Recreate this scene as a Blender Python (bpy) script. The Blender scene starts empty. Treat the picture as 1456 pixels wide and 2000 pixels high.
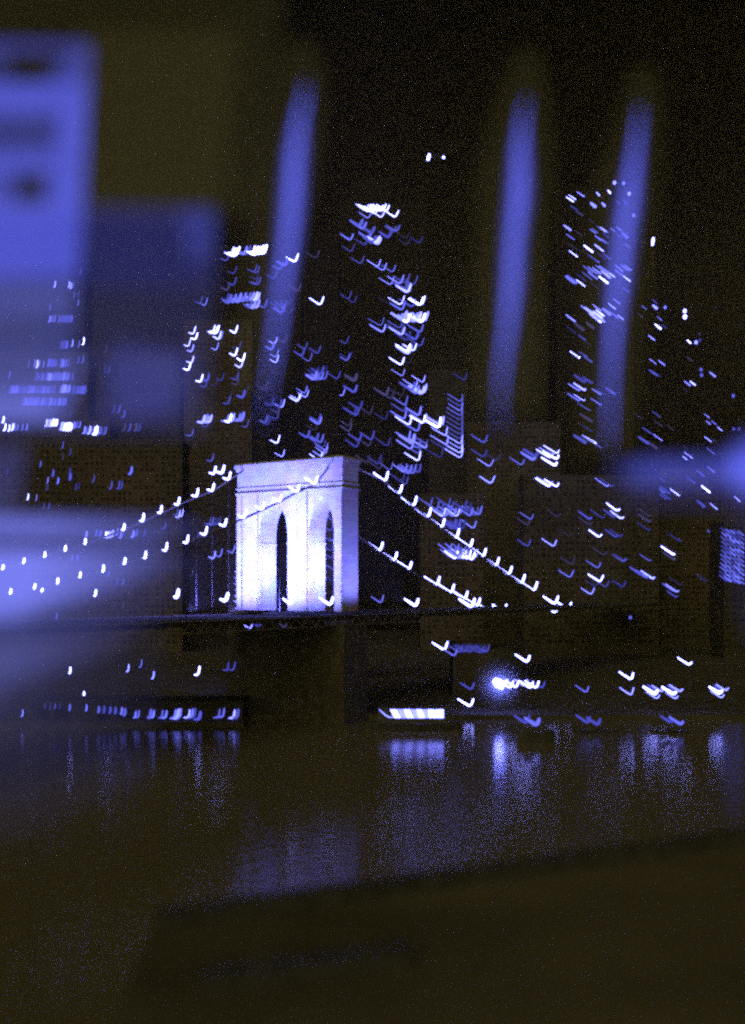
import bpy, bmesh, math, random
from mathutils import Vector
R = math.radians
rnd = random.Random(7)
sc = bpy.context.scene
COL = sc.collection

# ------------------------------------------------------------------ camera, sky, exposure
FPX, CX, HZ, EYE = 2000.0, 728.0, 1150.0, 40.0        # focal length, centre and horizon in photo pixels; eye above the water
cam = bpy.data.cameras.new('camera')
cam.sensor_fit = 'HORIZONTAL'
cam.sensor_width = 36.0
cam.lens = 36.0 * FPX / 1456.0
cam.shift_y = (HZ - 1000.0) / 1456.0
cam.clip_start = 0.1
cam.clip_end = 9000.0
cam.dof.use_dof = True
cam.dof.focus_distance = 900.0
cam.dof.aperture_fstop = (cam.lens / 1000.0) / 0.34
camo = bpy.data.objects.new('camera', cam)
COL.objects.link(camo)
camo.location = (0, 0, EYE)
camo.rotation_euler = (R(90), 0, 0)
sc.camera = camo

wd = bpy.data.worlds.new('World')
sc.world = wd
wd.use_nodes = True
wn, wl = wd.node_tree.nodes, wd.node_tree.links
wn.clear()
w_out = wn.new('ShaderNodeOutputWorld')
w_bg = wn.new('ShaderNodeBackground')
w_tc = wn.new('ShaderNodeTexCoord')
w_sep = wn.new('ShaderNodeSeparateXYZ')
w_ramp = wn.new('ShaderNodeValToRGB')
w_noise = wn.new('ShaderNodeTexNoise')
w_noise.inputs['Scale'].default_value = 3.2
w_noise.inputs['Detail'].default_value = 4.0
w_mr = wn.new('ShaderNodeMapRange')
w_mr.inputs['From Min'].default_value = 0.35
w_mr.inputs['From Max'].default_value = 0.7
w_mr.inputs['To Min'].default_value = 0.55
w_mr.inputs['To Max'].default_value = 1.35
e = w_ramp.color_ramp.elements
e[0].position = 0.0
e[0].color = (0.0080, 0.0064, 0.0026, 1)
e[1].position = 0.5
e[1].color = (0.0010, 0.0007, 0.0002, 1)
for pos, c_ in ((0.15, (0.0060, 0.0047, 0.0018)), (0.32, (0.0028, 0.0021, 0.0007))):
    m_ = e.new(pos)
    m_.color = (*c_, 1)
wl.new(w_tc.outputs['Generated'], w_sep.inputs[0])
wl.new(w_tc.outputs['Generated'], w_noise.inputs['Vector'])
wl.new(w_sep.outputs['Z'], w_ramp.inputs['Fac'])
wl.new(w_noise.outputs['Fac'], w_mr.inputs['Value'])
wl.new(w_ramp.outputs['Color'], w_bg.inputs['Color'])
wl.new(w_mr.outputs['Result'], w_bg.inputs['Strength'])
wl.new(w_bg.outputs[0], w_out.inputs['Surface'])

# faint warm night glow of the city behind the camera
sl = bpy.data.lights.new('city_glow_sun', 'SUN')
sl.energy = 1.1; sl.angle = R(75); sl.color = (1.0, 0.83, 0.36)
slo = bpy.data.objects.new('city_glow_sun', sl); COL.objects.link(slo)
slo.rotation_euler = Vector((0.25, 0.86, -0.40)).to_track_quat('-Z', 'Y').to_euler()

sc.view_settings.view_transform = 'Standard'
sc.view_settings.look = 'None'
sc.view_settings.exposure = 0.0
sc.view_settings.gamma = 1.0
sc.view_settings.use_curve_mapping = False
sc.render.engine = 'CYCLES'
cy = sc.cycles
cy.use_denoising = False            # the untouched sampling noise stays in the picture like the grain of a fast film
cy.sample_clamp_indirect = 0.3
cy.filter_width = 2.5
cy.use_adaptive_sampling = True
cy.adaptive_threshold = 0.12
cy.adaptive_min_samples = 24
cy.max_bounces = 6
cy.volume_bounces = 0
cy.transparent_max_bounces = 48
cy.caustics_reflective = False
cy.caustics_refractive = False

# ------------------------------------------------------------------ helpers
def P(px, py, D):
    """the point at depth D seen at photo pixel (px, py)"""
    return Vector(((px - CX) / FPX * D, D, EYE + (HZ - py) / FPX * D))

def tag(o, label=None, cat=None, group=None, kind=None):
    if label: o['label'] = label
    if cat: o['category'] = cat
    if group: o['group'] = group
    if kind: o['kind'] = kind
    return o

def empty(name, loc, label=None, cat=None, group=None):
    o = bpy.data.objects.new(name, None)
    COL.objects.link(o)
    o.location = loc
    o.empty_display_size = 0.2
    return tag(o, label, cat, group)

def link(name, me, parent=None, mat=None):
    o = bpy.data.objects.new(name, me)
    if mat: me.materials.append(mat)
    COL.objects.link(o)
    if parent is not None:
        o.parent = parent
        o.matrix_parent_inverse = WI(parent)
    return o

def WI(p):
    from mathutils import Matrix
    m = Matrix.Identity(4)
    q = p
    while q is not None:
        m = Matrix.Translation(q.location) @ m
        q = q.parent if q.parent is None or q.matrix_parent_inverse.is_identity else None
    return m.inverted()

class MB:
    def __init__(s): s.v, s.f = [], []
    def quad_hex(s, pts):
        n = len(s.v); s.v += [tuple(p) for p in pts]
        for q in ((3,2,1,0),(4,5,6,7),(0,1,5,4),(1,2,6,5),(2,3,7,6),(3,0,4,7)):
            s.f.append(tuple(n + i for i in q))
    def box(s, x0, x1, y0, y1, z0, z1):
        s.quad_hex([(x0,y0,z0),(x1,y0,z0),(x1,y1,z0),(x0,y1,z0),(x0,y0,z1),(x1,y0,z1),(x1,y1,z1),(x0,y1,z1)])
    def tube(s, pts, rad, sides=6):
        pts = [Vector(p) for p in pts]
        if not isinstance(rad, (list, tuple)): rad = [rad] * len(pts)
        n0 = len(s.v)
        for i, p in enumerate(pts):
            a = pts[max(0, i - 1)]; b = pts[min(len(pts) - 1, i + 1)]
            d = (b - a)
            d = d.normalized() if d.length > 1e-9 else Vector((0, 0, 1))
            up = Vector((0, 1, 0)) if abs(d.y) < 0.9 else Vector((1, 0, 0))
            x = d.cross(up).normalized(); y = d.cross(x).normalized()
            for k in range(sides):
                t = 2 * math.pi * k / sides
                s.v.append(tuple(p + (x * math.cos(t) + y * math.sin(t)) * rad[i]))
        for i in range(len(pts) - 1):
            for k in range(sides):
                a = n0 + i * sides + k; b = n0 + i * sides + (k + 1) % sides
                s.f.append((a, b, b + sides, a + sides))
        s.f.append(tuple(n0 + k for k in range(sides))[::-1])
        s.f.append(tuple(n0 + (len(pts) - 1) * sides + k for k in range(sides)))
    def prism(s, poly, off):
        n = len(s.v); m = len(poly); off = Vector(off)
        s.v += [tuple(p) for p in poly] + [tuple(Vector(p) + off) for p in poly]
        s.f.append(tuple(n + i for i in range(m))); s.f.append(tuple(n + m + i for i in range(m))[::-1])
        for i in range(m):
            j = (i + 1) % m
            s.f.append((n + j, n + i, n + m + i, n + m + j))
    def build(s, name, mat, parent=None, smooth=False):
        me = bpy.data.meshes.new(name)
        me.from_pydata(s.v, [], s.f)
        bm = bmesh.new(); bm.from_mesh(me)
        bmesh.ops.recalc_face_normals(bm, faces=bm.faces)
        bm.to_mesh(me); bm.free()
        if smooth:
            for p in me.polygons: p.use_smooth = True
        return link(name, me, parent, mat)

# ------------------------------------------------------------------ materials
def mat_new(name):
    m = bpy.data.materials.new(name); m.use_nodes = True
    n, l = m.node_tree.nodes, m.node_tree.links
    n.clear()
    return m, n, l, n.new('ShaderNodeOutputMaterial')

def mat_surface(name, base, rough=0.7, scale=0.4, var=0.35, bump=0.0, spec=0.3):
    m, n, l, out = mat_new(name)
    b = n.new('ShaderNodeBsdfPrincipled')
    tc = n.new('ShaderNodeTexCoord'); nz = n.new('ShaderNodeTexNoise')
    nz.inputs['Scale'].default_value = scale; nz.inputs['Detail'].default_value = 6
    rp = n.new('ShaderNodeValToRGB')
    rp.color_ramp.elements[0].position = 0.3; rp.color_ramp.elements[1].position = 0.7
    rp.color_ramp.elements[0].color = (*[c * (1 - var) for c in base], 1)
    rp.color_ramp.elements[1].color = (*[c * (1 + var) for c in base], 1)
    l.new(tc.outputs['Object'], nz.inputs['Vector']); l.new(nz.outputs['Fac'], rp.inputs['Fac'])
    l.new(rp.outputs['Color'], b.inputs['Base Color'])
    b.inputs['Roughness'].default_value = rough
    b.inputs['Specular IOR Level'].default_value = spec
    if bump:
        bp = n.new('ShaderNodeBump'); bp.inputs['Strength'].default_value = bump
        l.new(nz.outputs['Fac'], bp.inputs['Height']); l.new(bp.outputs[0], b.inputs['Normal'])
    l.new(b.outputs[0], out.inputs['Surface'])
    return m

def mat_emit(name, rgb):
    m, n, l, out = mat_new(name)
    em = n.new('ShaderNodeEmission'); em.inputs['Color'].default_value = (*rgb, 1)
    l.new(em.outputs[0], out.inputs['Surface'])
    m.cycles.emission_sampling = 'NONE'
    return m

def mat_added_glow(name, rgb):
    """see-through added glow for reflections and wash: lets everything behind it through and gives off its own light"""
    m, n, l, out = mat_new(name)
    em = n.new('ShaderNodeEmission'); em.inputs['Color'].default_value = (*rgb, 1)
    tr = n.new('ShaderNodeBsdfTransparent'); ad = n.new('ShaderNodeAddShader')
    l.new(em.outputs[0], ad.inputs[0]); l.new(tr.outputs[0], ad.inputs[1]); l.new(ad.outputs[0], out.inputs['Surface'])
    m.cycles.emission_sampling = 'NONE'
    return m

LIGHT = {1: mat_emit('faint_window_light', (0.050, 0.044, 0.150)),
         2: mat_emit('dim_window_light', (0.075, 0.082, 0.60)),
         3: mat_emit('blue_window_light', (0.17, 0.19, 1.15)),
         4: mat_emit('bright_window_light', (0.62, 0.67, 3.4)),
         5: mat_emit('white_lamp_light', (2.6, 2.8, 11.0))}
VAR = {}
for k_, m_ in LIGHT.items():
    c_ = m_.node_tree.nodes['Emission'].inputs['Color'].default_value
    VAR[k_] = [m_] + [mat_emit(m_.name + '_' + w_, tuple(v * f for v in c_[:3])) for w_, f in (('weak', 0.5), ('soft', 0.72), ('strong', 1.3))]
THICK = {1: 2.6, 2: 2.8, 3: 2.6, 4: 2.6, 5: 3.1}
M_FACADE = [mat_surface('dark_facade_%s' % w, c, 0.9, 0.03, 0.3, 0, 0.05) for w, c in
            (('brown', (0.055, 0.049, 0.036)), ('grey', (0.048, 0.045, 0.036)), ('brick', (0.062, 0.052, 0.038)), ('above_glow', (0.014, 0.012, 0.009)))]
M_PANE = mat_surface('unlit_pane', (0.024, 0.021, 0.016), 0.7, 0.5, 0.2, 0, 0.02)
M_METAL = mat_surface('dark_metal', (0.05, 0.05, 0.05), 0.5, 2.0)
M_STEEL = mat_surface('bridge_steel', (0.13, 0.12, 0.095), 0.6, 0.6)
M_GROUND = mat_surface('shore_ground', (0.06, 0.055, 0.045), 0.9, 0.05)
M_HULL = mat_surface('boat_hull_paint', (0.05, 0.05, 0.055), 0.4, 0.8)

# ------------------------------------------------------------------ hook-shaped lights
# measured: photo x, y -> (start of the stroke relative to its corner), (end relative to its corner)
SHAPE = [((30,1155),(-0.5,2),(1.5,-8)), ((135,1095),(-1,1),(1,-9)), ((242,1150),(-2,0.5),(1.5,-12)), ((345,1162),(-5,-2),(4,-17)), ((440,1172),(-10,-4),(6,-16)),
         ((568,1182),(-15,-12),(6,-18)), ((640,1180),(-20,-14),(6,-17)), ((752,940),(-22,-17),(6,-17)), ((900,1050),(-22,-17),(6,-17)),
         ((1042,1154),(-23,-16),(7,-17)), ((1202,997),(-21,-16),(6,-3)), ((1145,1160),(-21,-14),(7,-13)), ((1314,1082),(-22,-15),(3,-1)), ((1170,870),(-22,-14),(1,0)),
         ((1140,550),(-18,-14),(0.5,0.3)), ((1190,376),(-4,-5),(0.5,1)), ((1122,390),(-14,-9),(0.5,0.3)), ((1280,662),(-11,-9),(0.5,0.5)),
         ((1280,712),(-13,-10),(0.5,0.5)), ((747,423),(-17,-12),(7,-12)), ((790,595),(-24,-15),(7,-17)), ((625,595),(-20,-14),(7,-16)), ((480,495),(-13,-5),(6,-15)),
         ((378,650),(-8,-3),(5,-14)), ((460,650),(-10,-7),(6,-16)), ((110,560),(-1.5,1),(1.5,-11)), ((140,730),(-1.5,1),(1.5,-13)), ((90,940),(-1,1),(1.5,-11)), ((245,890),(-3,1),(3,-14)),
         ((400,820),(-10,-2),(5,-15)), ((1340,620),(-2,-3),(0.5,1)), ((1385,820),(-9,-7),(0.5,0.5)), ((1345,895),(-17,-13),(0.5,0.5)), ((1400,960),(-16,-13),(1,0)),
         ((1445,978),(-11,-10),(0.5,0.5)), ((1330,1345),(-20,-13),(6,-5)), ((1225,1325),(-22,-15),(5,-14)), ((1030,1290),(-22,-15),(6,-14)), ((910,1378),(-22,-14),(7,-15)), ((870,1265),(-23,-15),(6,-15)),
         ((180,1365),(-1,1),(1,-11)), ((300,1320),(-3,1),(2,-13)), ((388,1380),(-8,1),(4,-16)), ((870,890),(-30,-18),(4,-20)), ((1430,1060),(-9,-8),(1,0)), ((955,910),(-22,-15),(8,-14)),
         ((1085,885),(-26,-16),(4,-7))]

def shape_at(x, y):
    sw = ax = ay = ex = ey = 0.0
    for (sx, sy), a, ee in SHAPE:
        w = 1.0 / ((x - sx) ** 2 + (y - sy) ** 2 + 250.0) ** 1.6
        sw += w; ax += w * a[0]; ay += w * a[1]; ex += w * ee[0]; ey += w * ee[1]
    return (ax / sw, ay / sw), (ex / sw, ey / sw)

def hook_mesh(px, py, D, w, dot=False, name='lit_window', jit=1.0):
    """a bent light tube standing at depth D; px, py is its lowest bend"""
    k = D / FPX
    mb = MB()
    if dot:
        r = w * 0.5 * k
        mb.tube([(0.1 * r, 0, -1.1 * r), (0, 0, -0.5 * r), (0, 0, 0.5 * r), (-0.1 * r, 0, 1.2 * r)], [0.45 * r, r, r, 0.45 * r], 7)
    else:
        (ax, ay), (ex, ey) = shape_at(px, py)
        j = [rnd.uniform(1 - 0.1 * jit, 1 + 0.1 * jit) for _ in range(2)]
        A = Vector((ax, 0, -ay)) * (k * j[0]); E = Vector((ex, 0, -ey)) * (k * j[1]); B = Vector((0, 0, 0))
        r = w * 0.5 * k * ((0.72 * rnd.uniform(0.75, 1.2)) if name == 'lit_window' else 0.9)
        pts, rad = [], []
        seq = [(A, 0.62), (A * 0.72 + Vector((0, 0, -0.02 * A.z)), 0.8), (A * 0.4, 0.92), (A * 0.15, 1.0), (A * 0.05 + E * 0.06, 1.0),
               (E * 0.2 + Vector((0.06 * E.z, 0, 0)), 1.0), (E * 0.6 + Vector((0.05 * E.z, 0, 0)), 1.0), (E, 0.75)]
        last = None
        for p, f in seq:
            if last is not None and (p - last).length < 0.12 * k: continue
            pts.append(p); rad.append(r * f * 1.0); last = p
        d0 = (pts[0] - pts[1]).normalized(); d1 = (pts[-1] - pts[-2]).normalized()
        pts = [pts[0] + d0 * r * 0.5] + pts + [pts[-1] + d1 * r * 0.5]
        rad = [rad[0] * 0.4] + rad + [rad[-1] * 0.4]
        mb.tube(pts, rad, 6)
    me = bpy.data.meshes.new(name)
    me.from_pydata(mb.v, [], mb.f)
    for p in me.polygons: p.use_smooth = True
    return me

def hook(px, py, D, b, parent, w=None, dot=False, name='lit_window'):
    me = hook_mesh(px, py, D, w or THICK[b], dot, name)
    o = bpy.data.objects.new(name, me)
    me.materials.append(rnd.choice(VAR[b]) if name == 'lit_window' else LIGHT[b])
    COL.objects.link(o)
    loc = P(px, py, D)
    o.parent = parent
    o.location = loc - parent.location if parent is not None else loc
    return o

# ------------------------------------------------------------------ setting
water = MB(); 
water.v = [(-4000, -200, 0), (4000, -200, 0), (4000, 312.01, 0), (-4000, 312.01, 0)]; water.f = [(0, 1, 2, 3)]
mw, n, l, out = mat_new('river_water')
b = n.new('ShaderNodeBsdfPrincipled')
b.inputs['Base Color'].default_value = (0.12, 0.108, 0.078, 1); b.inputs['Roughness'].default_value = 0.12; b.inputs['Specular IOR Level'].default_value = 0.04
b.inputs['IOR'].default_value = 1.33
tc = n.new('ShaderNodeTexCoord'); mp = n.new('ShaderNodeMapping'); mp.inputs['Scale'].default_value = (0.10, 0.22, 1)
nz = n.new('ShaderNodeTexNoise'); nz.inputs['Scale'].default_value = 2.6; nz.inputs['Detail'].default_value = 5
bp = n.new('ShaderNodeBump'); bp.inputs['Strength'].default_value = 0.11; bp.inputs['Distance'].default_value = 0.7
l.new(tc.outputs['Object'], mp.inputs['Vector']); l.new(mp.outputs[0], nz.inputs['Vector']); l.new(nz.outputs['Fac'], bp.inputs['Height'])
l.new(bp.outputs[0], b.inputs['Normal']); l.new(b.outputs[0], out.inputs['Surface'])
tag(water.build('river_water', mw), kind='structure')
g = MB(); g.box(-4000, 4000, 312.0, 6000, -1.0, 1.5)
tag(g.build('far_shore_ground', M_GROUND), kind='structure')

# lower roof in front of the camera with a dark parapet along its slanting edge
QZ = 33.0
def Q(px, py, z=QZ):
    d = (EYE - z) * FPX / (py - HZ)
    return Vector(((px - CX) / FPX * d, d, z))
qa, qb, qc = Q(300, 1806), Q(1456, 1640), Q(150, 2150)
q_far = qb + (qb - qa) * 0.5
mq = mat_surface('roof_gravel', (0.098, 0.088, 0.062), 0.9, 0.12, 0.5, 0.25, 0.3)
roofb = empty('near_building', (qa + q_far) / 2, 'dark flat roof in the foreground with a parapet along its slanting edge', 'building')
roofb.location.z = 0
q = MB()
q.prism([qa, q_far, Vector((q_far.x + 5, -2, QZ)), Vector((qc.x - 3, -2, QZ)), qc], (0, 0, -QZ))
q.build('roof', mq, roofb)
dirq = (qb - qa).normalized(); nq = Vector((dirq.y, -dirq.x, 0))
up = Vector((0, 0, 0.003))
nst = 30; seg = (q_far - qa).length / nst
for i in range(nst):
    k = MB()
    p0 = qa + dirq * (i * seg + 0.02); p1 = qa + dirq * ((i + 1) * seg - 0.02)
    k.prism([p0 + up, p1 + up, p1 + nq * 0.5 + up, p0 + nq * 0.5 + up], (0, 0, 0.34 + rnd.uniform(-0.02, 0.02)))
    k.build('parapet_panel', M_METAL, roofb)
k = MB()
r0, r1, r2, r3 = Q(390, 1925), Q(800, 1868), Q(800, 1890), Q(390, 1950)
k.prism([r0 + up, r1 + up, r2 + up, r3 + up], (0, 0, 0.3)); k.build('roof_duct', M_METAL, roofb)

# ------------------------------------------------------------------ suspension bridge
PSI = R(33)
EU = Vector((math.cos(PSI), -math.sin(PSI), 0)); EV = Vector((math.sin(PSI), math.cos(PSI), 0))
O = P(464, HZ, 325); O.z = 0
def u_at(px):
    qx = (px - CX) / FPX
    return (qx * O.y - O.x) / (EU.x - qx * EU.y)
def T(u, v, z): return O + EU * u + EV * v + Vector((0, 0, z))
TH, Z_DECK, Z_SPR, Z_APEX, Z_TOP = 8.4, 32.0, 57.0, 67.5, 79.6
u0, u1, u2, u3, u4, u5 = [u_at(p) for p in (464, 507, 562, 604, 653, 669)]
ms, n, l, out = mat_new('tower_stone')
b = n.new('ShaderNodeBsdfPrincipled'); b.inputs['Roughness'].default_value = 0.85
tc = n.new('ShaderNodeTexCoord'); mp = n.new('ShaderNodeMapping'); mp.inputs['Rotation'].default_value = (R(90), 0, 0)
br = n.new('ShaderNodeTexBrick'); br.inputs['Scale'].default_value = 1.0
br.inputs['Brick Width'].default_value = 2.4; br.inputs['Row Height'].default_value = 0.9; br.inputs['Mortar Size'].default_value = 0.03
br.inputs['Color1'].default_value = (0.40, 0.38, 0.34, 1); br.inputs['Color2'].default_value = (0.33, 0.31, 0.28, 1); br.inputs['Mortar'].default_value = (0.22, 0.21, 0.2, 1)
nz = n.new('ShaderNodeTexNoise'); nz.inputs['Scale'].default_value = 0.18; nz.inputs['Detail'].default_value = 6
mx = n.new('ShaderNodeMix'); mx.data_type = 'RGBA'; mx.blend_type = 'MULTIPLY'; mx.inputs['Factor'].default_value = 0.5
l.new(tc.outputs['Object'], mp.inputs['Vector']); l.new(mp.outputs[0], br.inputs['Vector']); l.new(tc.outputs['Object'], nz.inputs['Vector'])
l.new(br.outputs['Color'], mx.inputs['A']); l.new(nz.outputs['Color'], mx.inputs['B']); l.new(mx.outputs['Result'], b.inputs['Base Color'])
bp = n.new('ShaderNodeBump'); bp.inputs['Strength'].default_value = 0.4; l.new(br.outputs['Fac'], bp.inputs['Height']); bp.invert = True
l.new(bp.outputs[0], b.inputs['Normal']); l.new(b.outputs[0], out.inputs['Surface'])

bridge = empty('suspension_bridge', T(u5 / 2, TH / 2, 0), 'suspension bridge with a floodlit stone tower of two pointed arches', 'bridge')
tw = MB()
def tbox(mb, ua, ub, va, vb, za, zb):
    mb.quad_hex([T(ua, va, za), T(ub, va, za), T(ub, vb, za), T(ua, vb, za), T(ua, va, zb), T(ub, va, zb), T(ub, vb, zb), T(ua, vb, zb)])
ZH = 70.5
for (ua, ub) in ((u0, u1), (u2, u3), (u4, u5)):
    tbox(tw, ua, ub, 0, TH, Z_DECK + 1.2, ZH)
def arch_z(s):                                          # s in 0..1 across the opening; two-centred pointed arch
    s = min(s, 1 - s) * 2
    return Z_SPR + (Z_APEX - Z_SPR) * math.sqrt(max(0.0, 1 - (1 - s) ** 2 * 1.0)) * (0.82 + 0.18 * s)
for (ua, ub) in ((u1, u2), (u3, u4)):
    N = 22
    for i in range(N):
        a, c = i / N, (i + 1) / N
        xa, xc = ua + (ub - ua) * a, ua + (ub - ua) * c
        za, zc = arch_z(a), arch_z(c)
        nn = len(tw.v)
        tw.v += [tuple(T(xa, 0, za)), tuple(T(xc, 0, zc)), tuple(T(xc, TH, zc)), tuple(T(xa, TH, za)),
                 tuple(T(xa, 0, ZH)), tuple(T(xc, 0, ZH)), tuple(T(xc, TH, ZH)), tuple(T(xa, TH, ZH))]
        for f in ((0, 1, 5, 4), (2, 3, 7, 6), (0, 3, 2, 1)): tw.f.append(tuple(nn + k for k in f))
tbox(tw, u0, u5, 0.01, TH - 0.01, ZH + 0.002, Z_TOP - 2.6)
stone_tower = tw.build('stone_tower', ms, bridge)
for (ua, ub) in ((u0 + 0.05, u0 + 2.0), (u1 - 2.1, u1 - 0.5), (u2 + 0.6, u3 - 0.6), (u5 - 1.9, u5 - 0.05)):
    k = MB(); tbox(k, ua, ub, -0.45, -0.01, Z_DECK + 1.2, ZH - 0.3); k.build('buttress', ms, stone_tower)
for z0, z1, d in ((ZH - 0.9, ZH - 0.35, 0.5), (ZH + 0.75, ZH + 1.25, 0.28)):
    k = MB(); tbox(k, u0 - d, u5 + d, -d, TH + d, z0, z1); k.build('string_course', ms, stone_tower)
for i, (z0, z1, d) in enumerate(((Z_TOP - 2.6, Z_TOP - 1.7, 0.35), (Z_TOP - 1.698, Z_TOP - 0.6, 0.7), (Z_TOP - 0.598, Z_TOP, 0.3))):
    k = MB(); tbox(k, u0 - d, u5 + d, -d, TH + d, z0, z1); k.build('cornice', ms, stone_tower)
for (ua, ub) in ((u1, u2), (u3, u4)):                      # impost ledges inside the openings
    for (a, c) in ((ua - 0.2, ua + 0.2), (ub - 0.2, ub + 0.2)):
        k = MB(); tbox(k, a, c, -0.12, TH + 0.1, Z_SPR - 3.4, Z_SPR - 2.7); k.build('impost_ledge', ms, stone_tower)
base = MB(); tbox(base, u0 - 2, u5 + 2, -2, TH + 2, -2, Z_DECK - 3.2)
base.build('tower_base', mat_surface('shaded_base_stone', (0.055, 0.050, 0.037), 0.8, 0.3), bridge)  # base stone darkened for the shade below the deck

UN, UF = u5 - 5.0, u0 + 3.0                                 # planes of the two cables
dk = MB()
ta, tb = -175.0, 330.0
for (za, zb, ua, ub) in ((Z_DECK - 1.4, Z_DECK - 0.2, u0 + 0.5, u5 - 0.5),):
    dk.quad_hex([T(ua, ta, za), T(ub, ta, za), T(ub, tb, za), T(ua, tb, za), T(ua, ta, zb), T(ub, ta, zb), T(ub, tb, zb), T(ua, tb, zb)])
dk.build('bridge_deck', mat_surface('deck_asphalt', (0.018, 0.017, 0.014), 0.9, 0.3), bridge)
for uu in (u0 + 0.3, u5 - 0.7):
    gd = MB()
    tbox(gd, uu, uu + 0.4, ta, tb, Z_DECK - 0.1, Z_DECK + 0.15); tbox(gd, uu, uu + 0.4, ta, tb, Z_DECK - 3.0, Z_DECK - 2.7)
    t = ta
    while t < tb:
        gd.tube([T(uu + 0.2, t, Z_DECK - 2.8), T(uu + 0.2, t + 3, Z_DECK)], 0.13, 4)
        gd.tube([T(uu + 0.2, t + 3, Z_DECK), T(uu + 0.2, t + 6, Z_DECK - 2.8)], 0.13, 4)
        t += 6
    gd.build('truss_girder', M_STEEL, bridge)['kind'] = 'stuff'

def on_plane(px, py, u):
    """where the ray through (px, py) meets the vertical plane of the cable at offset u"""
    qx = (px - CX) / FPX
    c = O + EU * u
    v = (qx * c.y - c.x) / (EV.x - qx * EV.y)
    p = c + EV * v
    p.z = EYE + (HZ - py) / FPX * p.y
    return p, v
near_left = [(615,946),(580,961),(546,980),(512,996),(476,1012),(438,1028),(400,1045),(364,1061),(323,1076),(283,1090),(243,1101),(201,1116),(156,1127),(112,1139),(67,1149),(20,1158)]
far_left = [(446,937),(414,959),(383,970),(347,986),(313,1002),(278,1018),(241,1035),(166,1062),(127,1075),(87,1087),(46,1099),(5,1111)]
near_right = [(752,940),(780,964),(808,988),(836,1010),(863,1030),(891,1051),(918,1069),(944,1087),(969,1105),(994,1122),(1019,1139),(1043,1154)]
far_right = [(742,1076),(770,1095),(799,1112),(853,1143),(881,1158),(908,1170),(932,1184),(959,1196),(984,1195)]
def strand(pts, u, top, r=0.30):
    P3 = [on_plane(x, y, u)[0] for x, y in pts]
    if top is not None: P3 = [top] + P3
    c = MB(); c.tube([p + Vector((0, 0.6, 0.0)) for p in P3], r, 6)
    c.build('main_cable', M_STEEL, bridge)
    s = MB()
    for p in P3[1:]:
        s.tube([p + Vector((0, 0.6, -0.2)), Vector((p.x, p.y + 0.6, Z_DECK))], 0.025, 4)
    s.build('suspender', M_METAL, bridge)['kind'] = 'stuff'
strand(near_left, UN, T(UN, TH / 2, Z_TOP + 0.2))
strand(far_left, UF, T(UF, TH / 2, Z_TOP + 0.2))
strand(near_right, UN, T(UN, TH / 2, Z_TOP + 0.2))
strand(far_right, UF, T(UF, TH / 2, Z_TOP + 0.2))
for pts, u in ((near_left, UN), (far_left, UF), (near_right, UN), (far_right, UF)):
    for x, y in pts:
        p, v = on_plane(x, y, u)
        hook(x, y, p.y, 5, bridge, 4.6 if x > 300 else 5.0, name='cable_lamp')
for x, y, b_, w in ((186,1163,5,5),(345,1167,5,7),(440,1174,5,7),(567,1180,5,5.5),(645,1182,5,5.5),(744,1178,3,3),(812,1184,5,5.5),(921,1186,5,6),(1084,1180,5,4.6),(1085,1197,5,4.6),(1110,1190,5,4.4),
                     (489,1228,4,3),(506,1224,2,5),(556,1226,1,4),(82,1154,5,5),(868,1270,5,4)):
    p, v = on_plane(x, y, u0 + 12)
    if 462 < x < 700 and y < 1210: p = P(x, y, 296)
    elif 462 < x < 700: p = P(x, y, 300)
    hook(x, y, p.y, b_, bridge, w, name='deck_lamp')

# floodlights of the tower
def flood(u, v, z, tu, tv, tz, power, size, blend=0.7, col=(0.150, 0.163, 1.0)):
    loc, tgt = T(u, v, z), T(tu, tv, tz)
    L = bpy.data.lights.new('tower_floodlight', 'SPOT')
    L.energy = power; L.color = col; L.spot_size = R(size); L.spot_blend = blend; L.shadow_soft_size = 0.4
    o = bpy.data.objects.new('tower_floodlight', L); COL.objects.link(o)
    o.location = loc; o.rotation_euler = (tgt - loc).to_track_quat('-Z', 'Y').to_euler()
FP = 22.0
flood(5, -28, 33.2, 6, 0, 53, 40000 * FP, 78)
flood(21, -28, 33.2, 21, 0, 53, 40000 * FP, 78)
flood(36, -28, 33.2, 36, 0, 52, 22000 * FP, 74)
flood(8, -15, 34, 8, 0, 78, 26000 * FP, 30)
flood(27, -15, 34, 27, 0, 78, 26000 * FP, 30)
flood(u2 - 0.7, TH * 0.5, 47, u1, TH * 0.45, 50, 5500 * FP, 168, 0.25)
flood(u4 - 0.7, TH * 0.5, 47, u3, TH * 0.45, 50, 5500 * FP, 168, 0.25)
flood(u5 + 18, 5, 36, u5, 4, 54, 4500 * FP, 100)

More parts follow.
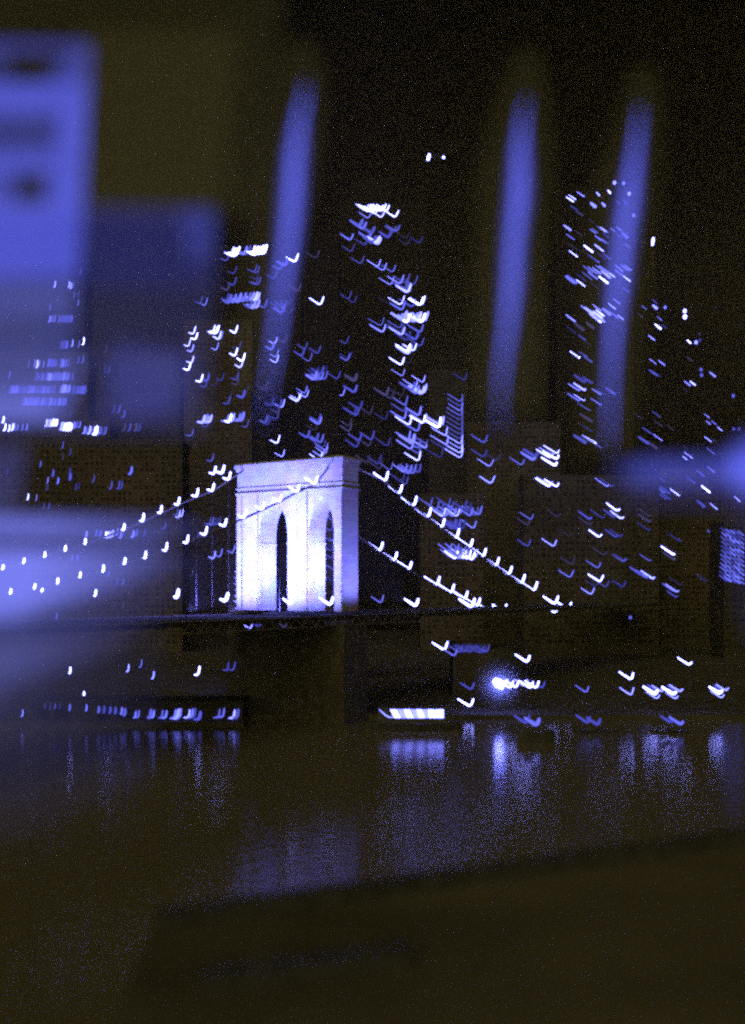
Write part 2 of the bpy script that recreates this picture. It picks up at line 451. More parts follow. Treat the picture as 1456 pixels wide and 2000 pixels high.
# ------------------------------------------------------------------ buildings
BG = 'buildings of the night skyline'
RECTS, HOOKS = [], []
def building(name, label, x0, x1, y0, D, depth=24, style=0, steps=(), y1=None, win=(3.2, 3.6), cat='building'):
    """a block whose front stands at depth D; steps are narrower upper storeys (x0, x1, top)"""
    a, c = P(x0, y0, D), P(x1, y0, D)
    o = empty(name, ((a.x + c.x) / 2, D, 1.5), label, cat, BG)
    m = M_FACADE[3 if y0 < 600 else style]  # tall blocks get the darkest tone: fading street glow put into colour
    zt = a.z
    mb = MB(); mb.box(a.x, c.x, D, D + depth, 1.5, zt)
    mb.build('wall', m, o)
    r = MB(); r.box(a.x - 0.4, c.x + 0.4, D - 0.4, D + depth + 0.4, zt + 0.003, zt + 1.1); r.build('roof', m, o)
    RECTS.append((label, x0, x1, y0, D))
    for (sx0, sx1, sy) in steps:
        pa, pc = P(sx0, sy, D), P(sx1, sy, D)
        s = MB(); s.box(pa.x, pc.x, D + 0.6, D + depth - 2, zt + 1.103, pa.z); s.build('upper_storeys', m, o)
        RECTS.append((label, sx0, sx1, sy, D))
    w, nw = MB(), 0
    dx, dz = win
    nx = max(1, int((c.x - a.x - 2) / dx)); nzz = max(1, int((zt - 5) / dz))
    stx = (c.x - a.x) / nx
    for j in range(nzz):
        z = zt - 2.6 - j * dz
        for i in range(nx):
            if rnd.random() < 0.3: continue
            x = a.x + stx * (i + 0.5 + rnd.uniform(-0.06, 0.06))
            n0 = len(w.v); h, hw = dz * 0.26 * rnd.uniform(0.8, 1.15), stx * 0.3 * rnd.uniform(0.75, 1.2)
            yy = D - 0.05
            w.v += [(x - hw, yy, z - h), (x + hw, yy, z - h), (x + hw, yy, z + h), (x - hw, yy, z + h),
                    (x - hw, D + 0.1, z - h), (x + hw, D + 0.1, z - h), (x + hw, D + 0.1, z + h), (x - hw, D + 0.1, z + h)]
            for f in ((0, 1, 2, 3), (0, 4, 5, 1), (1, 5, 6, 2), (2, 6, 7, 3), (3, 7, 4, 0)): w.f.append(tuple(n0 + k for k in f))
            nw += 1
    if nw: w.build('unlit_window', M_PANE, o)['kind'] = 'stuff'
    o['_D'] = D
    return o

def lights(o, off, s, items):
    """items: (x, y, brightness[, width | 'd'[, copies, spacing]]) in a magnified crop with origin off and scale s"""
    D = o['_D']
    for it in items:
        x, y, b_ = it[:3]
        w = it[3] if len(it) > 3 else None
        n_, dx = (it[4], it[5]) if len(it) > 5 else (1, 0)
        for i in range(n_):
            px, py = off[0] + (x + dx * i) / s, off[1] + y / s
            dot = w == 'd'
            ww = {2: 5.5, 3: 6, 4: 6, 5: 7}.get(b_, 5) if dot else w
            hook(px, py, D - 0.35, b_, o, ww, dot)
            HOOKS.append((px, py, D, o['label']))

L2, L3, Z4, Z5 = ((0, 500), 2.912), ((0, 950), 2.912), ((350, 350), 4.16), ((350, 600), 4.16)
Z6, Z7, Z8, C1 = ((440, 860), 4.853), ((620, 350), 4.853), ((620, 620), 4.853), ((700, 880), 4.853)
C2, C3, C4, C5 = ((900, 700), 4.853), ((960, 960), 4.853), ((1060, 320), 5.6), ((1060, 560), 5.6)
C6, C7, C8 = ((1200, 540), 5.555), ((1156, 860), 4.853), ((820, 1200), 2.289)

b_ = building('office_tower', 'slim dark tower at far left above the lit rows, white dashes near its top', 84, 166, 525, 900, style=1)
lights(b_, *L2, [(310,175,4),(392,175,4),(402,184,4),(413,180,3),(420,235,2),(445,230,2),(443,278,3),(455,105,2),(275,225,1),(282,305,2),(282,372,3,4),(296,370,3,4),(310,372,3,4),
                 (335,372,2,6,8,10),(345,520,2,6,4,11),(410,512,4),(447,516,3),(473,502,5,3)])
b_ = building('office_block', 'broad low block at the left edge with stacked rows of blue windows', -30, 172, 690, 820, style=0)
lights(b_, *L2, [(160,630,2),(195,625,3,4),(210,632,4,5),(222,628,3),(246,630,3),(275,625,2,6,5,11),(345,626,3,5),(357,626,3,5),(372,626,2,5),(387,626,2,5),(445,605,2,6),(470,605,2,6),
                 (205,702,2,5,6,12),(270,702,3,6,10,13),(410,702,2,5),(55,775,2,5,22,12),(345,772,3,6,5,12),(415,778,2,7,6,13),(130,845,2,5,21,12),(52,690,2,5),(395,915,2)])
b_ = building('ferry_shed', 'long low roofline at far left carrying a bright broken row of lights', -30, 215, 826, 700, style=1, win=(4, 4))
lights(b_, *L2, [(262,966,4,6,4,8),(300,962,5,5,3,10),(347,985,4,7,2,8),(362,988,5,7,5,10),(420,978,3,6),(435,975,2,6),(452,974,3,4),(478,1006,4,5),(490,1007,3,4),(507,1008,4,5),(516,1008,3,4),
                 (537,1012,5,7),(545,1012,5,6),(562,1012,3,3),(572,1012,3,3),(585,1012,3,3),(597,1012,3,4),(26,990,5,3),(50,994,5,4),(69,990,5,5),(78,988,4,4),(98,988,3,3),(125,988,3,3),(150,988,3,3),(17,945,5,5)])
b_ = building('warehouse', 'low dark mass under the broken row of lights, sparse short dashes on it', -30, 356, 862, 620, style=2)
lights(b_, *L2, [(355,1092,3),(357,1155,1),(398,1132,2),(228,1198,3),(40,1240,2),(269,1290,4),(300,1250,2,5),(328,1292,3,4),(397,1270,2,9),(395,1240,2,7),(265,1330,1,8),(430,1325,2),(447,1325,2),(530,1284,3),
                 (630,1322,3,4),(672,1322,2,4),(688,1322,2),(742,1238,3,8),(157,1384,5,3.4),(205,1389,4),(246,1435,3,2.4),(276,1438,3,2.6)])
lights(b_, *L3, [(490,285,3,5),(545,280,2,6),(570,280,2,6),(600,290,5,5),(613,288,4,6),(627,288,4,6),(639,284,4,5),(665,276,3,5),(685,292,3,6),(700,280,2,5),(755,288,3,5),(775,282,2,5),(820,282,2,6),(935,242,2),
                 (410,415,2,6),(440,415,2,6),(335,366,2),(615,512,2),(665,557,2,4),(700,557,2,4),(650,690,1),(700,690,1),(320,752,2,4),(318,832,1),(815,788,2),(840,788,2),(1003,165,3),(1015,178,4),(1032,172,4)])
b_ = building('apartment_block', 'faint wide block left of the white hooks, three thin ticks low on its front', 176, 352, 690, 1000, style=0)
lights(b_, *L2, [(535,668,3),(597,662,2),(618,662,3,2.4),(645,888,2),(675,888,2),(703,915,2,5),(705,992,1,5),(735,992,2,5),(790,992,2,5),(770,992,1,5),(600,545,1)])
b_ = building('apartment_tower', 'apartment tower left of the bridge tower with scattered bright white hooks', 360, 492, 628, 780, style=2)
lights(b_, *Z5, [(112,218,5),(130,262,5),(72,318,5),(98,362,4),(72,512,5),(98,455,5),(268,213,5),(292,215,5),(302,212,5),(318,262,5),(332,264,4),(298,350,4),(452,212,5),(450,397,5),(478,350,2),(497,492,5),(512,440,5),
                 (172,607,5),(225,600,2,5),(208,650,2),(343,598,2),(293,642,1),(462,592,2,5),(465,632,1),(515,735,2,7),(545,700,1),(395,787,2,5),(410,740,1),(190,938,4,6),(210,938,4,6),(226,940,4,5),(246,935,4,5),
                 (385,930,4,6),(405,932,5,5),(430,926,4,6),(480,925,3,7),(505,920,3,7),(545,976,3),(225,972,2),(98,1046,3),(105,1078,1),(262,1252,3,4)])
lights(b_, *L3, [(1188,220,3),(1202,222,3),(1216,222,3),(1230,222,3),(1244,218,3),(1118,302,3),(1213,412,4,3.5),(1250,402,3),(1322,380,3),(1225,332,1),(1090,512,1)])
lights(b_, *L2, [(1215,1240,5,5),(1262,1236,5,5)])
b_ = building('office_tower', 'tower with two bright bars of light on its crown and a smeared bar below', 378, 524, 478, 980, style=0)
lights(b_, *Z4, [(420,614,5,5),(436,622,5,7),(452,622,5,7),(466,616,5,6),(530,608,3,8),(555,608,3,8),(592,606,5,6),(618,610,5,7),(640,608,5,7),(660,606,5,6),(685,602,5,6),(385,662,2),
                 (445,767,2,4),(440,862,2,5),(390,902,1,5),(610,752,2),(630,762,2),(625,812,2),(618,857,2),(640,857,2),(380,990,2,6),(400,1004,3,8),(440,1000,3,8),(480,996,3,8),(520,990,3,8),(560,985,3,8),(590,980,4,7),(612,985,4,7),(632,985,4,7),
                 (570,1042,3,8),(600,1048,4,8),(630,1045,4,7),(690,1045,2,6),(170,1010,3),(208,1025,3)])
b_ = building('office_tower', 'narrow dark tower behind the leftmost light column, column of small hooks on it', 526, 590, 496, 860, style=1)  # the light column is a window reflection built as an added strip
lights(b_, *Z4, [(940,672,5,3.4),(820,732,2,8),(860,702,2,8),(770,806,2,6),(815,1046,2,8),(852,1042,2,6),(832,1086,2,7),(880,1032,1),(900,1092,1),(965,907,1,5)])
lights(b_, *Z5, [(775,302,4),(750,347,3,7),(785,407,4),(785,452,4),(850,287,1),(700,672,1,9),(748,800,2,9),(835,816,4),(815,810,2,6),(700,940,3,8),(722,956,2,6),(790,912,2),(720,1052,1),(795,1107,5,3.6),(838,1217,4),(800,857,1,5),(960,767,5),(972,755,4)])
b_ = building('office_block', 'dark block rising straight above the bridge tower with a comb of hooks over it', 592, 662, 452, 720, style=0)
lights(b_, *Z4, [(1145,1022,5,3.6),(1110,642,1)])
lights(b_, *Z5, [(1020,342,3),(1055,442,3),(995,397,2,5),(1125,377,2,5),(1090,382,1),(1095,588,3,7),(1120,592,3,6),(1150,590,3,5),(1182,588,3,5),(1110,550,2,7),(1150,545,2,5),(1180,540,2),(1030,735,4),(1020,700,3),
                 (1135,952,3,4.5),(1130,932,2,5),(1105,1002,1),(1040,1060,2,6),(1110,1092,2,5),(1150,1102,3,5),(1188,1192,4),(1170,1142,3),(1188,1166,3),(1140,1246,5,3.4),(1160,1217,4),(1285,585,2)])
b_ = building('skyscraper', 'tallest skyscraper, centre of the picture, crowned by a dense row of white hooks', 664, 836, 396, 950, depth=40, style=0, steps=((686, 764, 346),))
lights(b_, *Z7, [(455,296,5,3,1,0),(480,304,5,3.2),(502,308,5,3.2),(526,312,5,3.4),(562,302,5,3.2),(592,302,5,3.2),(615,300,5,3.2),(652,300,5,3.4),(480,370,4),(605,362,5,3),(735,359,5,3.2),(545,330,5,4),
                 (310,577,3,4),(395,445,3,8),(430,470,3,7),(512,510,3,8),(560,602,4,8),(572,612,4,7),(520,602,3,9),(480,562,3,8),(450,626,2),(720,497,3,4),(748,497,3,4),(670,552,2,8),(840,562,1),(968,606,2),(850,622,1),
                 (320,687,3),(410,802,3),(570,830,4,2.4),(625,866,4,2.8),(713,882,3),(695,1002,4),(785,992,4,4),(840,987,3,5),(915,1002,3,4),(855,1072,4,6),(830,1042,3,7),(293,1137,3),(345,1172,2),(790,1192,5),(970,1197,5),(988,1192,5),
                 (800,1240,3,6),(900,1212,2,5),(815,1338,4,8),(850,1356,5,6),(875,1352,4,8),(920,1352,4,7),(950,1346,4,7),(988,1356,5,6),(1015,1346,4,6),(618,1452,4,5),(780,1412,3),(788,1452,3),(680,1182,1),(600,1392,3)])
lights(b_, *Z8, [(800,166,4,5),(975,142,3,6),(268,252,3),(280,412,3,4),(300,396,2),(850,322,5,3.4),(912,317,5,3.4),(860,342,4,7),(850,217,2,6),(930,212,2,6),(980,272,2),(795,452,5,4.6),(870,442,1),(805,557,4),(1000,617,4),
                 (930,662,4,2.8),(990,727,4,6),(1010,717,4,6),(900,692,2,9),(940,720,3,7),(800,747,1),(350,602,1,8),(235,746,4,2.6),(350,712,2,6),(650,742,1,8),(700,772,1,6),(830,832,3,5),(820,892,3,5),(870,1022,5,3.6),(820,967,3,4),
                 (1000,1007,5,4),(1015,1002,4,5),(950,1082,3,4.5),(960,932,3,7),(370,932,2,5),(345,922,2,5),(400,872,2,5),(500,917,1,5),(643,972,2),(300,1032,1),(300,1082,1,5),(370,1232,2,5),(395,1172,2,6),(490,1222,1),(510,1162,2,5),
                 (663,1222,2),(890,1252,4,5),(900,1192,4,8),(960,1242,3,5),(1030,1242,4,5),(1040,1202,3,6),(860,1162,3,6),(955,1362,5,3.2),(960,1292,3,5),(825,1472,4),(870,1482,3,8),(910,1482,3,8),(960,1472,2,6),(690,1452,3),(590,1442,1),(575,1392,2,5),(470,1382,1,6),(835,1587,3),(800,1562,2,5)])
b_ = building('stair_tower', 'slim building beside the tallest skyscraper, its ladder of stacked hooks from top to foot', 838, 912, 725, 820, style=1)
lights(b_, *Z8, [(1358, 800 + 44.5 * i, 3 if i < 9 else 4, 2.8) for i in range(13)])
lights(b_, *Z8, [(1215,1122,4),(1225,1207,4),(1225,1252,2),(1170,1332,2),(1395,597,2),(1148,1047,5,6),(1178,1027,4,6)])
b_ = building('office_block', 'low block behind the right-hand cable lamps with three smeared bands of windows', 822, 945, 968, 640, style=2)
lights(b_, *C1, [(680,522,3),(740,562,3,5),(775,600,3,5),(800,627,4,5),(830,625,3,5),(860,602,3,5),(900,627,3,5),(935,627,4,4),(962,602,3,5),(1060,622,3,6),(1110,617,3,4),(1142,612,3,4),(850,522,2),(880,560,2,6),(1000,560,2,6),(1040,590,2,7),
                 (1092,742,4),(900,740,2,9),(940,745,2,9),(985,750,2,9),(890,1022,4,4),(920,1027,5,4),(960,1027,4,6),(1000,1027,5,4),(1040,1032,5,4),(1080,1037,5,5),(1105,1020,4,4),(860,962,3,4),(930,962,3,4),(1000,965,3,4),(950,1000,3,7),(1020,1000,3,7)])
b_ = building('office_block', 'mid-height block with a tight bundle of white hooks on its right corner', 914, 1094, 828, 760, style=0)
lights(b_, *C2, [(275,1027,4),(285,1187,4,3.6),(220,802,2,4),(215,937,2,4),(578,1012,3),(690,962,3,9),(710,930,2,8),(915,902,5,4.6),(910,955,5,4.4),(850,942,5,4),(895,1017,5,5),(345,972,1,5),(870,920,4,5)])
b_ = building('skyscraper', 'tall tower crossed by the rightmost light column, covered in slanting dashes', 1086, 1240, 366, 930, depth=40, style=1, steps=((1150, 1226, 330),))  # the light column is a window reflection built as an added strip
lights(b_, *C4, [(340,410,5,3),(362,385,5,3),(455,355,4),(622,342,4,5),(742,317,5,4),(790,205,4,'d'),(890,212,3,'d'),(950,325,4,'d'),(1000,563,3,'d'),(580,467,4,8),(682,457,4,8),(840,432,2,8),(920,432,2,6),(380,502,2,5),(440,562,1,7),
                 (310,722,4,5),(345,825,3),(560,642,1),(430,782,1),(580,757,4),(605,752,3,4),(690,737,4,4),(715,747,4),(650,722,3),(860,727,3,5),(790,737,3,4),(720,872,3,3.6),(690,862,3,3.6),(640,832,3,4),(720,802,2,6),(930,802,2,9),(860,802,2,6),
                 (960,917,1,6),(550,962,5),(665,952,4,4.6),(385,1017,5,3),(370,932,1),(430,967,1),(620,1077,3),(590,1062,2,5),(745,1042,2),(690,1042,2),(350,1302,3,8,3,12),(465,1337,5),(475,1282,2),(540,1262,3),(600,1257,3,4),(640,1202,4),
                 (600,1202,4,4),(550,1192,3,5),(715,1302,5,4.4),(740,1242,4,7),(790,1237,4,4),(720,1192,3,8),(680,1182,3,6),(960,1282,5),(880,1172,3,4.6),(970,1162,3,4),(940,1167,3,4),(880,1222,3,4),(620,1367,1),(945,1402,2,6)])
lights(b_, *C5, [(355,377,4,4),(640,262,4,4),(672,317,5,3.4),(640,387,5,4),(680,382,4,4.6),(600,332,4,8),(560,302,4,8),(520,280,4,6),(650,342,4,8),(610,365,4,7),(800,242,4),(850,187,4),(885,357,4),(830,342,3,4),(740,300,3,8),(470,582,2),(360,502,2),(400,777,5,4),
                 (385,772,3,5),(485,767,3,4),(540,822,3,4),(530,642,1),(400,1137,4,4),(460,1132,4,4),(540,1052,2,9),(460,1040,2,9),(635,1177,4),(680,1182,2),(790,1172,2,8),(400,1247,3,4),(455,1247,4),(640,1292,3),(515,1352,3),(545,1582,2),(582,1712,5,5),(560,1702,4,6),(470,1702,3,9),
                 (640,1757,3),(540,1472,1,7),(450,472,1,9),(560,450,1,8)])
b_ = building('office_block', 'dark block right of the tower of slanting dashes, loose short dashes and a mast light', 1244, 1334, 556, 1080, style=2)
lights(b_, *C6, [(350,355,3,2.8),(310,442,1),(465,347,4,6),(460,287,2,4),(555,335,3,'d'),(515,472,3),(507,567,5,5),(567,557,2),(440,690,4,2.8),(455,945,4),(548,960,4),(470,1075,3),(505,1085,2),(440,1060,3),(500,1525,3,2.6),(645,1665,1),(520,1780,4),(400,1702,2),(370,1812,2,8),(460,1862,1,8),(310,1545,1),(520,1622,1)])
mz = P(1276, 462, 1092)
mm = MB(); mm.tube([(mz.x, 1092, P(1276, 552, 1092).z), (mz.x, 1092, mz.z)], [0.5, 0.2], 6); mm.build('mast', M_METAL, b_)
me = MB(); me.tube([(mz.x + 0.6, 1092, P(0, 464, 1092).z), (mz.x, 1091.4, P(0, 470, 1092).z), (mz.x - 0.6, 1092, P(0, 479, 1092).z)], [1.0, 1.5, 1.0], 8); me.build('mast_light', LIGHT[5], b_)
b_ = building('office_block', 'far right-hand block dotted with pinprick lights and short dashes', 1337, 1470, 540, 1180, style=1)
lights(b_, *C6, [(768,375,5,'d'),(770,438,5,'d'),(830,720,5,3.4),(890,715,4,'d'),(932,690,2,'d'),(1115,342,1),(850,917,1),(945,1010,3,'d'),(950,1070,3,'d'),(1100,1085,4,4),(825,1182,4,4),(880,1177,5,4.4),(800,1252,1),(1295,1295,3,'d'),(1035,1532,4),(1045,1602,4),(1105,1602,3),
                 (1170,1670,4),(1300,1655,2,'d'),(1355,1655,2,'d'),(1055,1792,4),(1120,1802,1),(1090,1925,3),(790,1985,4),(850,1970,4),(800,1880,1),(930,625,1,'d')])
b_ = building('apartment_block', 'wide dim block right of the falling cable lamps, faint hooks in loose rows', 1024, 1288, 932, 600, style=0)
lights(b_, *C3, [(375,267,3),(345,522,2),(590,522,4,3.4),(740,427,1),(745,817,3),(635,242,1),(345,322,1),(760,692,1),(930,262,2,5),(1050,252,3),(930,317,1),(1190,182,5,4.6),(1228,257,5,3.4),(1160,242,2,6),(1020,432,5),(1035,425,3),(1180,432,2,5),(1220,427,2,4),
                 (1010,727,3),(1250,667,3),(1030,857,5,3.4),(985,902,2),(1085,907,3),(945,977,4),(1245,907,2,6),(1070,607,1),(1320,1195,3,'d')])
lights(b_, *C7, [(145,437,4),(190,437,2),(540,852,2),(545,772,1,6),(545,717,1),(550,1142,3),(320,1147,3),(580,1312,4,6),(520,1300,3,7),(470,1275,2,6)])
lights(b_, *C2, [(838,1217,5,4.4),(848,1208,4,5),(910,1217,5,4)])
b_ = building('apartment_block', 'dim block under the glowing blue arm at right with a few white dashes', 1291, 1470, 918, 680, style=2)  # the blue arm is a window reflection built as added glowing layers
lights(b_, *C7, [(690,387,3),(690,497,3),(735,502,2,7),(740,557,2,5),(705,557,3),(828,522,5),(980,407,2),(1070,342,2),(1165,302,3),(1120,492,5),(1405,577,4),(1070,627,2,6),(1190,652,4),(840,957,2),(775,1082,5,4),(780,1132,1,6),(810,1437,4,3.6),(780,1432,3,4),
                 (840,1372,1,5),(800,1487,2),(1080,1332,1,7),(1190,1392,1),(1160,902,3,5),(1248,892,4)])
b_ = building('office_block', 'small block at the right edge covered in a dense blue grid of windows', 1415, 1470, 1022, 560, style=1)
for j in range(12):
    lights(b_, *C7, [(1272 + (j % 2) * 6 + 42 * i, 868 + j * 42 + i * 8, 3 if rnd.random() < 0.75 else 2, 4.2) for i in range(5)])
b_ = building('stair_tower', 'short building tight against the left pier of the bridge tower, ladder of seven hooks', 446, 482, 1098, 420, style=0, win=(4, 5))
lights(b_, *Z6, [(138, y, 4, 3.4) for y in (1262,1322,1380,1436,1492,1548,1612)])
b_ = building('apartment_block', 'dark block glimpsed through the right arch of the bridge tower, faint hooks on it', 634, 690, 985, 430, style=2)
lights(b_, *Z6, [(1020,762,3),(1085,997,3),(1000,862,3,4),(1010,962,2),(1005,1010,2),(1005,1050,2),(1030,1230,2,4),(1035,1345,2,4),(1010,1120,2)])
b_ = building('riverside_shed', 'long low waterside shed at lower left with a row of glowing openings', 60, 474, 1376, 300, depth=14, style=1, win=(6, 6))
lights(b_, *L3, [(255,1264,2,3,4,28),(395,1272,3,5),(490,1276,3,4),(560,1284,3,6),(590,1286,2,8),(625,1288,2,8),(655,1290,2,8),(690,1294,3,7),(708,1302,3,6),(768,1314,3,6),(785,1314,3,5),(852,1314,3,8),(870,1314,3,6),(918,1316,3,6),(940,1316,3,6),
                 (990,1318,3,6),(1006,1318,4,7),(1018,1316,3,7),(1070,1314,4,6),(1086,1314,3,6),(1100,1314,3,7),(1130,1326,2,8),(1240,1314,3,5),(1265,1312,3,6),(1325,1318,4,7),(1345,1316,3,8),(125,1308,4,3)])

wf = MB(); wa, wc = P(-60, 1400, 296), P(476, 1400, 296); wf.box(wa.x, wc.x, 296, 318, -1.0, 1.497)
tag(wf.build('wharf', M_GROUND), kind='structure')

# ------------------------------------------------------------------ lamps along the far shore
LG = 'lamps along the far shore'
def street_lamp(px, py, b_, w, label, D=318, extra=(), dot=False):
    D += rnd.uniform(-3, 5)
    p = P(px, py, D)
    o = empty('street_lamp', (p.x, D, 1.5), label, 'street lamp', LG)
    m = MB(); m.tube([(p.x, D + 0.3, 1.5), (p.x, D + 0.3, p.z), (p.x, D, p.z + 0.1)], [0.11, 0.07, 0.05], 6)
    m.box(p.x - 0.25, p.x + 0.25, D + 0.05, D + 0.55, 1.503, 2.1)
    m.build('pole', M_METAL, o)
    hook(px, py, D, b_, o, w, dot, name='lamp_light')
    for (x, y, bb, ww) in extra: hook(x, y, D - 0.1, bb, o, ww, name='lamp_light')
    return o
def c8(x, y): return (820 + x / 2.289, 1200 + y / 2.289)
def l3(x, y): return (x / 2.912, 950 + y / 2.912)
for (x, y), b_, w, lab in (
        (c8(155,187), 3, 3.5, 'dim blue hook just right of the white hook under the bridge deck'),
        (c8(225,412), 5, 4.2, 'white hook just right of the bright cabin windows of the ferry'),
        (c8(480,214), 5, 4.6, 'white hook above and right of the glaring floodlamp'),
        (c8(745,350), 3, 3, 'thin dim hook right of the string beside the floodlamp'),
        (c8(945,292), 5, 4, 'white hook left of and above the two thick white lamps'),
        (c8(945,362), 4, 3, 'fainter hook directly below the white hook at lower right'),
        (c8(1052,357), 5, 7, 'left one of the two thick white lamps at lower right'),
        (c8(1135,357), 5, 6, 'right one of the two thick white lamps at lower right'),
        (c8(1205,226), 5, 3.6, 'thin white slash standing higher than the two thick lamps'),
        (c8(1340,353), 5, 7, 'white smear of light farthest right on the shore'),
        (c8(230,337), 2, 4, 'pale blue hook left of the glaring floodlamp'),
        (l3(727,1052), 4, 3, 'short white tick above the left shed, left of centre of its roof'),
        (l3(870,1092), 4, 3, 'slanting tick above the middle of the left shed'),
        (l3(1125,1072), 5, 3.6, 'white hook above the right part of the left shed'),
        (l3(1130,1262), 5, 4, 'white hook touching the row of glowing shed openings'),
        (l3(475,1202), 5, 4, 'small white tick close over the left end of the shed'),
        (l3(397,1062), 5, 3.4, 'short white tick farthest left above the shed'),
        (l3(1325,1047), 2, 3, 'dim hook right above the shed next to the bridge pier'),
        (l3(1290,1047), 2, 3, 'dim hook second from the bridge pier above the shed'),
        (l3(800,1027), 3, 2.6, 'thin blue tick high above the middle of the shed')):
    ex = ()
    if b_ == 5 and w >= 6:
        ex = ((x + 8, y - 4, 3, 3), (x + 13, y - 5, 4, 3.4), (x + 4, y + 9, 4, 3))
    street_lamp(x, y, b_, w, lab, extra=ex)
mas = empty('shop_row', P(925, 1275, 370), 'low kiosk row under the bridge deck with a comb of dim hooks', 'kiosk')
mas.location.z = 1.5
mb = MB(); a, c = P(885, 1255, 370), P(958, 1255, 370); mb.box(a.x, c.x, 370, 382, 1.5, a.z); mb.build('wall', M_FACADE[0], mas)
for i in range(11): hook(820 + (178 + 12 * i) / 2.289, 1200 + (172 + rnd.uniform(-4, 4)) / 2.289, 369.6, 2, mas, 2.6)

# the glaring floodlamp with its string of smaller lamps
D = 320.0
p = P(975, 1336, D)
fl = empty('floodlamp', (p.x, D, 1.5), 'glaring white floodlamp with a blue halo on the far waterfront', 'floodlamp')
m = MB(); m.tube([(p.x, D, 1.5), (p.x, D, p.z - 1.2)], [0.3, 0.18], 8); m.build('pole', M_METAL, fl)
hs = MB()
hs.tube([(p.x - 1.6, D, p.z + 1.3), (p.x - 0.2, D, p.z + 0.2), (p.x + 1.6, D, p.z - 0.7)], [0.9, 1.55, 1.3], 10)
hs.build('lamp_light', LIGHT[5], fl, True)
gl = bpy.data.lights.new('floodlamp_glow', 'POINT'); gl.energy = 6000; gl.color = (0.15, 0.17, 1); gl.shadow_soft_size = 1.8
glo = bpy.data.objects.new('floodlamp_glow', gl); COL.objects.link(glo); glo.location = (p.x, D - 3.2, p.z)
st = empty('lamp_string', P(1030, 1345, 316), 'string of small white hooks running right from the glaring floodlamp', 'string of lamps')
st.location.z = 1.5
sb = MB()
spts = [c8(380,322), c8(405,330), c8(430,327), c8(470,322), c8(495,330), c8(520,330), c8(548,330)]
sb.tube([P(x, y - 3, 316.3) for x, y in spts], 0.06, 4)
for x, y in (spts[0], spts[-1]): sb.tube([P(x, y, 316.3), (P(x, y, 316.3).x, 316.3, 1.5)], 0.12, 5)
sb.build('wire_and_posts', M_METAL, st)
for (x, y), b_ in zip(spts, (5, 5, 5, 4, 5, 5, 2)): hook(x, y, 316, b_, st, 4, name='small_lamp')

# scattering ball added to give the floodlamp its halo
mv, n, l, out = mat_new('lamp_halo')
vs = n.new('ShaderNodeVolumePrincipled'); vs.inputs['Color'].default_value = (0.8, 0.85, 1, 1); vs.inputs['Density'].default_value = 0.03
tc = n.new('ShaderNodeTexCoord'); ln = n.new('ShaderNodeVectorMath'); ln.operation = 'LENGTH'
rm = n.new('ShaderNodeMapRange'); rm.inputs['From Min'].default_value = 10.0; rm.inputs['From Max'].default_value = 0.0; rm.inputs['To Max'].default_value = 1.0
pw = n.new('ShaderNodeMath'); pw.operation = 'POWER'; pw.inputs[1].default_value = 2.5
ml = n.new('ShaderNodeMath'); ml.operation = 'MULTIPLY'; ml.inputs[1].default_value = 0.16
l.new(tc.outputs['Object'], ln.inputs[0]); l.new(ln.outputs['Value'], rm.inputs['Value']); l.new(rm.outputs[0], pw.inputs[0]); l.new(pw.outputs[0], ml.inputs[0]); l.new(ml.outputs[0], vs.inputs['Density'])
l.new(vs.outputs[0], out.inputs['Volume'])
bm = bmesh.new(); bmesh.ops.create_uvsphere(bm, u_segments=24, v_segments=16, radius=10.0)
me = bpy.data.meshes.new('lamp_halo'); bm.to_mesh(me); bm.free()
mo = link('lamp_halo', me, None, mv); mo.location = (p.x, D - 1.0, p.z)
tag(mo, 'round patch of thin mist glowing about the floodlamp', 'halo', None, 'stuff')  # no real mist: ball added for the floodlamp halo

# ------------------------------------------------------------------ boats
def boat(name, x0, x1, ydeck, D, label, cat='boat'):
    a, c = P(x0, ydeck, D), P(x1, ydeck, D)
    o = empty(name, ((a.x + c.x) / 2, D, 0), label, cat)
    zd = max(a.z, 0.5); L = c.x - a.x; hw = min(3.6, L * 0.14)
    h = MB(); N = 12; rows = []
    for i in range(N + 1):
        t = i / N; x = a.x + L * t
        w = hw * (math.sin(math.pi * min(1, 0.18 + 0.82 * (1 - abs(2 * t - 1) ** 2.2))) if 0 else (1 - abs(2 * t - 1) ** 3) * 0.92 + 0.08)
        sh = zd + 0.25 * (2 * t - 1) ** 2
        rows.append([(x, D - w, sh), (x, D - w * 0.72, -0.3), (x, D + w * 0.72, -0.3), (x, D + w, sh)])
    n0 = len(h.v)
    for r_ in rows: h.v += r_
    for i in range(N):
        for k in range(4):
            kk = (k + 1) % 4
            h.f.append((n0 + i * 4 + k, n0 + (i + 1) * 4 + k, n0 + (i + 1) * 4 + kk, n0 + i * 4 + kk))
    h.f.append((n0, n0 + 1, n0 + 2, n0 + 3)); h.f.append(tuple(n0 + N * 4 + k for k in (3, 2, 1, 0)))
    h.build('hull', M_HULL, o)
    return o, zd, hw
fb, zd, hw = boat('ferry_boat', 715, 905, 1411, 290, 'low dark ferry right of the bridge tower with a bright strip of cabin windows', 'ferry')
D = 290 - hw * 0.55
a, c = P(738, 1382, D), P(872, 1382, D)
k = MB(); k.box(a.x, c.x, D, 290 + hw * 0.55, zd + 0.05, a.z); k.build('cabin', M_HULL, fb)
k = MB(); k.box(a.x - 0.3, c.x + 0.3, D - 0.25, 290 + hw * 0.55 + 0.25, a.z + 0.003, a.z + 0.14); k.build('cabin_roof', M_HULL, fb)
mwin = [mat_emit('cabin_window_light', (1.2, 1.3, 6.5)), mat_emit('cabin_window_light_dim', (0.55, 0.6, 3.2))]
